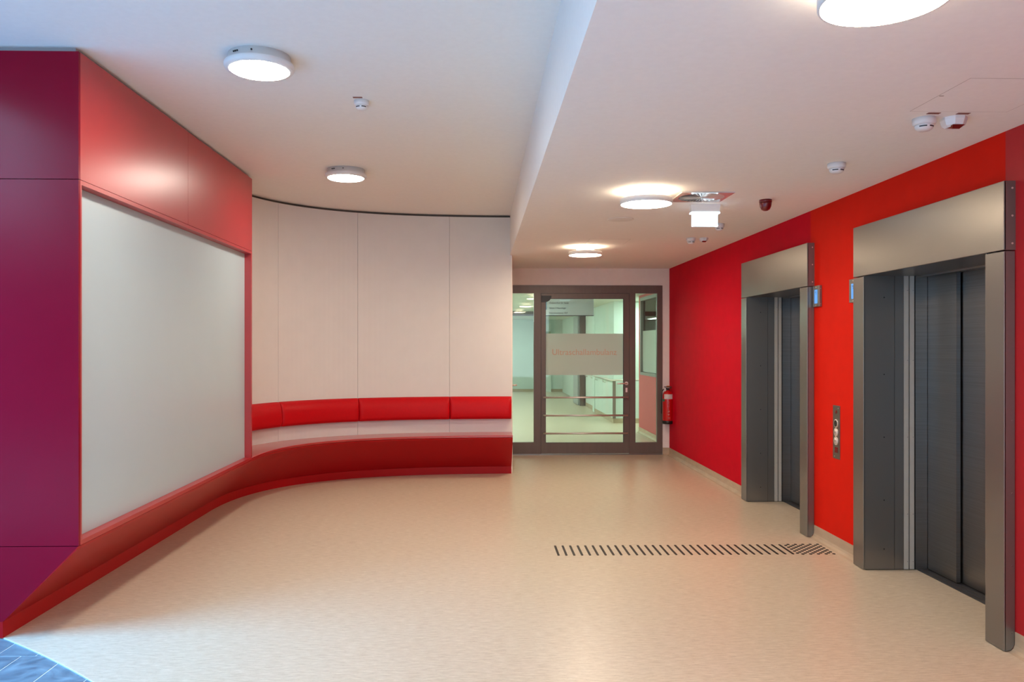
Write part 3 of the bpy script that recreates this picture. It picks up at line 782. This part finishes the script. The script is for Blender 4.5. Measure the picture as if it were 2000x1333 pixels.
detector((2.248, 7.357+0.05, ZR), 0.046, 'smoke detector just right of the lit exit sign')
detector((2.241, 8.331+0.05, ZR), 0.048, 'farthest smoke detector, paired with a small red-windowed unit')
def alarm_unit(loc, s, label):
    x, y, z = loc
    r = empty('alarm_indicator', (x, y, z), label, 'alarm unit', 'white alarm indicators with a red window')
    bm = bmesh.new()
    def octa(h, zz): return [(h*math.cos(PI/8+k*PI/4), h*math.sin(PI/8+k*PI/4), zz) for k in range(8)]
    rings = [[bm.verts.new((x+a, y+b, z+c)) for a, b, c in octa(h, zz)] for h, zz in ((0.062*s, 0), (0.062*s, -0.012*s), (0.052*s, -0.040*s), (0.038*s, -0.048*s))]
    for A, B in zip(rings, rings[1:]):
        for k in range(8): bm.faces.new((A[k], A[(k+1) % 8], B[(k+1) % 8], B[k]))
    bm.faces.new(rings[0]); bm.faces.new(rings[-1][::-1]); bmesh.ops.recalc_face_normals(bm, faces=bm.faces)
    link('housing', bm, M_PLASTIC, r)
    bm = bmesh.new()
    v = [(-0.030, -0.0475, -0.043), (0.030, -0.0475, -0.043), (0.018, -0.020, -0.058), (-0.018, -0.020, -0.058), (-0.030, 0.01, -0.047), (0.030, 0.01, -0.047)]
    vs = [bm.verts.new((x+a*s, y+b*s, z+c*s)) for a, b, c in v]
    for q in ((0, 1, 2, 3), (3, 2, 5, 4), (0, 3, 4), (1, 5, 2), (0, 4, 5, 1)): bm.faces.new([vs[i] for i in q])
    bmesh.ops.recalc_face_normals(bm, faces=bm.faces)
    link('red_window', bm, M_DARKRED, r)
alarm_unit((2.385, 3.90+0.05, ZR), 1.0, 'alarm unit with dark red window near the right picture edge')
alarm_unit((2.376, 8.328+0.05, ZR), 0.80, 'small far alarm unit with red window, below the exit sign')
def marker(x, y, z, w, label):
    o = box('ceiling_marker', x-w/2, x+w/2, y-0.012, y+0.012, z-0.0015, z-0.0002, M_STICKER); tag(o, label, 'sticker', 'brown-red ceiling markers')
marker(2.235, 3.865, ZR, 0.062, 'brown-red marker beside the near smoke detector on the low ceiling')
marker(2.383, 3.865, ZR, 0.062, 'brown-red marker beside the near alarm unit')
marker(-0.805, 5.295, ZL, 0.062, 'brown-red marker beside the lone smoke detector on the left ceiling')
# siren
sr = empty('alarm_siren', (2.24, 6.18, ZR), 'small dark red domed alarm siren on the low ceiling', 'siren')
bm = bmesh.new(); lathe(bm, (2.24, 6.18, ZR), [(0.048, 0), (0.048, -0.022)], 36); link('base', bm, M_SIREN, sr)
bm = bmesh.new(); lathe(bm, (2.24, 6.18, ZR), [(0.045, -0.022), (0.046, -0.030), (0.042, -0.055), (0.032, -0.076), (0.016, -0.086), (0.002, -0.088)], 36); link('dome', bm, M_SIREN, sr)
# flush disc
bm = bmesh.new(); lathe(bm, (1.275, 7.16, ZR), [(0.118, 0), (0.118, -0.003), (0.112, -0.005), (0.002, -0.005)], 48)
tag(link('ceiling_disc', bm, mat('disc_grey', (0.76, 0.74, 0.70), 0.6), None, (1.275, 7.16, ZR)), 'flat flush grey-white disc on the low ceiling, left of the exit sign', 'ceiling cover')

# ------------------------------------------------------------------ swirl air outlet
M_VENT = mat('vent_enamel', (0.62, 0.60, 0.58), 0.12, spec=0.9, coat=0.5)
vx, vy = 1.70, 6.06
vt = empty('ceiling_vent', (vx, vy, ZR), 'square swirl air vent with radial slats between halo lamp and exit sign', 'vent')
h = 0.198
bm = bmesh.new(); n = 48; R = 0.172
sq = []
for k in range(n):
    a = 2*PI*k/n; c, s = math.cos(a), math.sin(a); q = h/max(abs(c), abs(s)); sq.append((c*q, s*q))
O = [bm.verts.new((vx+a, vy+b, ZR-0.008)) for a, b in sq]; I = [bm.verts.new((vx+R*math.cos(2*PI*k/n), vy+R*math.sin(2*PI*k/n), ZR-0.008)) for k in range(n)]
T = [bm.verts.new((vx+a, vy+b, ZR)) for a, b in sq]
for k in range(n):
    j_ = (k+1) % n; bm.faces.new((O[k], I[k], I[j_], O[j_])); bm.faces.new((O[k], O[j_], T[j_], T[k]))
bmesh.ops.recalc_face_normals(bm, faces=bm.faces)
link('plate', bm, M_VENT, vt)
bm = bmesh.new(); addcyl(bm, (vx, vy, 0), 0.173, 0.173, ZR-0.0015, ZR-0.0005, 'Z', 48); link('dark_throat', bm, M_BLACK, vt)
ns = 36
bm = bmesh.new()
w0, w1 = 0.0022, 0.0112
v = [(0.022, -w0, -0.003), (0.172, -w1, -0.0035), (0.172, w1, -0.008), (0.022, w0, -0.008)]
t = [(a, b, c+0.0015) for a, b, c in v]
A = [bm.verts.new(p) for p in v]; B = [bm.verts.new(p) for p in t]
bm.faces.new(A[::-1]); bm.faces.new(B)
for k in range(4): bm.faces.new((A[k], A[(k+1) % 4], B[(k+1) % 4], B[k]))
proto = link('slat', bm, M_VENT, None, (0, 0, 0))
for k in range(ns):
    o = proto if k == 0 else proto.copy()
    if k: COL.objects.link(o)
    o.parent = vt; o.rotation_euler = (0, 0, 2*PI*k/ns)
bm = bmesh.new(); lathe(bm, (vx, vy, ZR), [(0.022, -0.002), (0.022, -0.009), (0.002, -0.010)], 24); link('hub', bm, M_VENT, vt)

# ------------------------------------------------------------------ exit signs
def exit_sign(x, y, ztop, label, sc=1.0):
    r = empty('exit_sign', (x, y, ztop), label, 'exit sign', 'hanging lit signs')
    w, hb = 0.120*sc, 0.062*sc
    bm = bmesh.new()
    pr = [(x-w, ztop), (x+w, ztop), (x+w-0.006, ztop-hb), (x-w+0.006, ztop-hb)]
    prism_y(bm, y-0.03, y+0.03, pr); link('housing', bm, M_PLASTIC, r)
    zb = ztop-hb
    box('light_edge', x-w+0.004, x+w-0.004, y-0.034, y+0.034, zb-0.010, zb, E_EXIT, r)
    p = box('face', x-0.104*sc, x+0.104*sc, y-0.008, y+0.008, zb-0.112*sc, zb-0.010, E_EXITF, r)
    bm = bmesh.new(); a, b, z0, z1 = x-0.104*sc, x+0.104*sc, zb-0.112*sc, zb-0.010; e = 0.007
    for (p0, p1, q0, q1) in ((a, b, z0, z0+e*1.3), (a, a+e, z0, z1), (b-e, b, z0, z1)): addbox(bm, p0, p1, y-0.0095, y+0.0095, q0, q1)
    link('bright_border', bm, E_EXIT, r)
exit_sign(1.829, 6.42, ZR, 'lit blank pale-blue exit sign beneath the air vent')
exit_sign(1.655, 2.20, ZR, 'lit sign barely showing in the top right picture corner', 1.1)

# ------------------------------------------------------------------ ceiling access hatches: hairline joints
M_JOINT = mat('hatch_joint', (0.30, 0.25, 0.22), 0.8)
def hatch(x0, x1, y0, y1, label):
    r = empty('access_hatch', ((x0+x1)/2, (y0+y1)/2, ZR), label, 'hatch', 'flush ceiling hatches')
    z = ZR-0.0006; t = 0.0016
    bm = bmesh.new()
    for a in ((x0, x1, y0, y0+t), (x0, x1, y1-t, y1), (x0, x0+t, y0, y1), (x1-t, x1, y0, y1)): addbox(bm, *a, z, ZR-0.0001)
    link('joint', bm, M_JOINT, r)
    box('cover', x0+t, x1-t, y0+t, y1-t, z, ZR-0.0001, M_CEIL, r)
    box('latch', x0+0.006, x0+0.026, (y0+y1)/2-0.004, (y0+y1)/2+0.004, z-0.0008, z, M_JOINT, r)
hatch(2.10, 2.58, 3.355, 3.835, 'square flush hatch with hairline joints near the right picture edge')
hatch(1.18, 1.62, 8.47, 8.93, 'faint flush hatch beside the farthest halo lamp')

# ------------------------------------------------------------------ corridor behind the glass door
CZ = 2.54
bm = bmesh.new(); addbox(bm, -0.6, 4.6, YD+0.22, 30.0, CZ, CZ+0.1); struct(link('ceiling_corridor', bm, M_CORRCEIL))
bm = bmesh.new()
addbox(bm, -0.2, 0.0, YD+0.22, 28.2, 0, CZ)
struct(link('wall_corridor_left', bm, M_CORR))
struct(box('wall_corridor_far', -0.2, 3.4, 28.0, 28.2, 0, CZ, M_CORR))
struct(box('baseboard_far', 0.0, 3.2, 27.985, 28.0, 0, 0.10, M_SKIRT))
# rose wall with a window on the right
bm = bmesh.new(); RX = 2.97
addbox(bm, RX, RX+0.15, YD+0.22, 14.75, 0, 1.08); addbox(bm, RX, RX+0.15, YD+0.22, 12.2, 1.08, CZ); addbox(bm, RX, RX+0.15, 14.60, 14.75, 1.08, CZ); addbox(bm, RX, RX+0.15, 12.2, 14.60, 2.49, CZ)
struct(link('wall_corridor_rose', bm, M_CORRRED))
win = empty('window_1', (RX, 13.4, 1.08)); struct(win)
bm = bmesh.new()
for a in ((12.2, 14.60, 1.08, 1.13), (12.2, 14.60, 2.43, 2.49), (12.2, 12.26, 1.13, 2.43), (14.53, 14.60, 1.13, 2.43)): addbox(bm, RX-0.012, RX+0.08, *a)
link('window_frame', bm, M_GREYWIN, win)
box('pane', RX+0.03, RX+0.036, 12.26, 14.53, 1.13, 2.43, M_GLASS, win)
box('frosted_band', RX+0.026, RX+0.028, 12.27, 14.52, 1.14, 1.88, M_FROST, win)
bm = bmesh.new(); prism_y(bm, YD+0.22, 14.75, [(RX, 0), (RX-0.045, 0.0005), (RX-0.02, 0.01), (RX-0.005, 0.04), (RX-0.005, 0.105), (RX, 0.105)]); struct(link('baseboard_rose', bm, M_SKIRT))
# room seen through that window
bm = bmesh.new(); addbox(bm, 5.2, 5.3, 11.91, 14.9, 0, CZ); addbox(bm, 3.12, 5.2, 14.75, 14.9, 0, CZ); addbox(bm, 3.12, 5.2, 11.91, 12.0, 0, CZ); addbox(bm, 3.12, 5.2, 12.0, 14.75, -0.05, 0)
struct(link('wall_side_room', bm, mat('side_room_paint', (0.60, 0.62, 0.50), 0.7)))
bm = bmesh.new(); addbox(bm, 3.3, 5.2, 14.0, 14.12, 2.1, CZ); struct(link('trim_2', bm, M_GREYWIN))
# recess and far right walls
bm = bmesh.new()
addbox(bm, 2.80, 3.12, 16.52, 19.20, 0, CZ); 
addbox(bm, 2.79, 3.12, 19.20, 19.55, 0, CZ); addbox(bm, 2.86, 3.12, 19.55, 21.35, 0, CZ); addbox(bm, 2.93, 3.3, 21.35, 28.0, 0, CZ)
struct(link('wall_corridor_right', bm, M_CORR))
bm = bmesh.new(); addbox(bm, 3.12, 4.4, 16.52, 16.7, 0, CZ); addbox(bm, 4.2, 4.4, 14.9, 16.52, 0, CZ); addbox(bm, 3.6, 4.4, 14.9, 16.7, -0.05, 0); struct(link('wall_corridor_return', bm, M_CORR))
bm = bmesh.new()
addbox(bm, 2.79, 2.80, 16.50, 19.2, 0, 0.10); addbox(bm, 2.80, 3.6, 16.505, 16.52, 0, 0.10); addbox(bm, 2.785, 2.86, 19.19, 19.20, 0, 0.10); addbox(bm, 2.85, 2.86, 19.55, 21.3, 0, 0.10)
struct(link('baseboard_corridor', bm, M_SKIRT))
tag(box('corner_guard', 2.772, 2.835, 16.475, 16.50, 0.10, 0.875, mat('guard_brown', (0.26, 0.19, 0.16), 0.5)), 'brown upright corner guard below the corridor handrail', 'corner guard')
hr = empty('handrail', (2.8, 17.5, 0.9), 'long steel handrail on the corridor wall behind the glass door', 'handrail', )
def rail(pts, stand):
    bm = bmesh.new(); tube(bm, pts, 0.019); link('rail', bm, M_CHROME, hr)
    for (p, q) in stand:
        bm = bmesh.new(); tube(bm, [p, (p[0], p[1], p[2]-0.06), q], 0.008, 8); link('bracket', bm, M_CHROME, hr)
rail([(2.74, 19.0, 0.9), (2.735, 18.0, 0.9), (2.725, 16.9, 0.9), (2.74, 16.55, 0.9), (2.80, 16.43, 0.9), (2.95, 16.41, 0.9), (3.30, 16.41, 0.9)],
     [((2.74, 18.8, 0.88), (2.80, 18.8, 0.80)), ((2.735, 17.6, 0.88), (2.80, 17.6, 0.80)), ((2.95, 16.41, 0.88), (2.95, 16.51, 0.80))])
rail([(2.80, 21.2, 0.9), (2.80, 19.7, 0.9), (2.84, 19.65, 0.9)], [((2.80, 21.0, 0.88), (2.86, 21.0, 0.8)), ((2.80, 19.9, 0.88), (2.86, 19.9, 0.8))])
# open fire door at 21 m
fd = empty('door_3', (2.8, 21.5, 0)); struct(fd)
bm = bmesh.new(); addbox(bm, 2.71, 2.93, 21.35, 21.50, 0, CZ); addbox(bm, 0.0, 2.93, 21.35, 21.50, 2.42, CZ); link('frame', bm, M_FRAME, fd)
box('leaf', 2.665, 2.71, 21.50, 22.5, 0.01, 2.42, M_GREYLEAF, fd)
# glazed door recess in the far wall, small plate
struct(box('door_4', 2.26, 2.52, 27.93, 27.99, 0.0, 2.40, mat('pale_door', (0.74, 0.80, 0.72), 0.5)))
tag(box('wall_plate', 2.20, 2.50, 27.90, 27.925, 2.04, 2.12, M_OLIVE), 'small olive plate on the far corridor wall above the frosted band', 'sign')
# hanging sign
sg = empty('hanging_sign', (1.47, 13.0, CZ), 'white hanging direction sign in the corridor behind the glass door', 'sign')
box('panel', 1.02, 1.872, 12.99, 13.01, 2.108, 2.44, M_SIGN, sg)
box('lower_edge', 1.02, 1.872, 12.985, 13.015, 2.098, 2.108, M_BLACK, sg)
for x in (1.15, 1.75):
    bm = bmesh.new(); addcyl(bm, (x, 13.0, 0), 0.006, 0.006, 2.44, CZ, 'Z', 10); link('hanger', bm, M_CHROME, sg)
for body, z, w in (('Chefarzt Prof. Dr. Seidel', 2.298, 0.315), ('Station 2 Neurologie', 2.215, 0.27), ('Intensivstationen B2F', 2.135, 0.30)):
    text_mesh('lettering', body, 0.036, M_INK, sg, (1.145, 12.988, z), width=w)
box('blue_stripe', 1.02, 1.10, 12.986, 12.99, 2.20, 2.44, mat('sign_blue', (0.15, 0.35, 0.50), 0.5), sg)
# corridor lamps
def corridor_lamp(x, y, label):
    r = empty('corridor_lamp', (x, y, CZ), label, 'lamp', 'corridor ceiling lamps')
    box('frame', x-0.16, x+0.16, y-0.62, y+0.62, CZ-0.025, CZ-0.0005, M_LAMP, r)
    box('diffuser', x-0.12, x+0.12, y-0.58, y+0.58, CZ-0.028, CZ-0.0255, E_CORR, r)
for i, (x, y) in enumerate(((0.22, 12.8), (0.22, 15.4), (0.22, 18.0), (0.22, 20.2), (0.22, 23.0), (0.22, 26.0))):
    corridor_lamp(x, y, ('%s long ceiling lamp in the corridor behind the glass door' % ['first', 'second', 'third', 'fourth', 'fifth', 'last'][i]))
corridor_lamp(3.55, 15.65, 'hidden long lamp added to brighten the side recess of the corridor')  # added behind the rose wall, out of sight, to brighten the recess
corridor_lamp(4.8, 12.9, 'long ceiling lamp in the side room behind the corridor window')
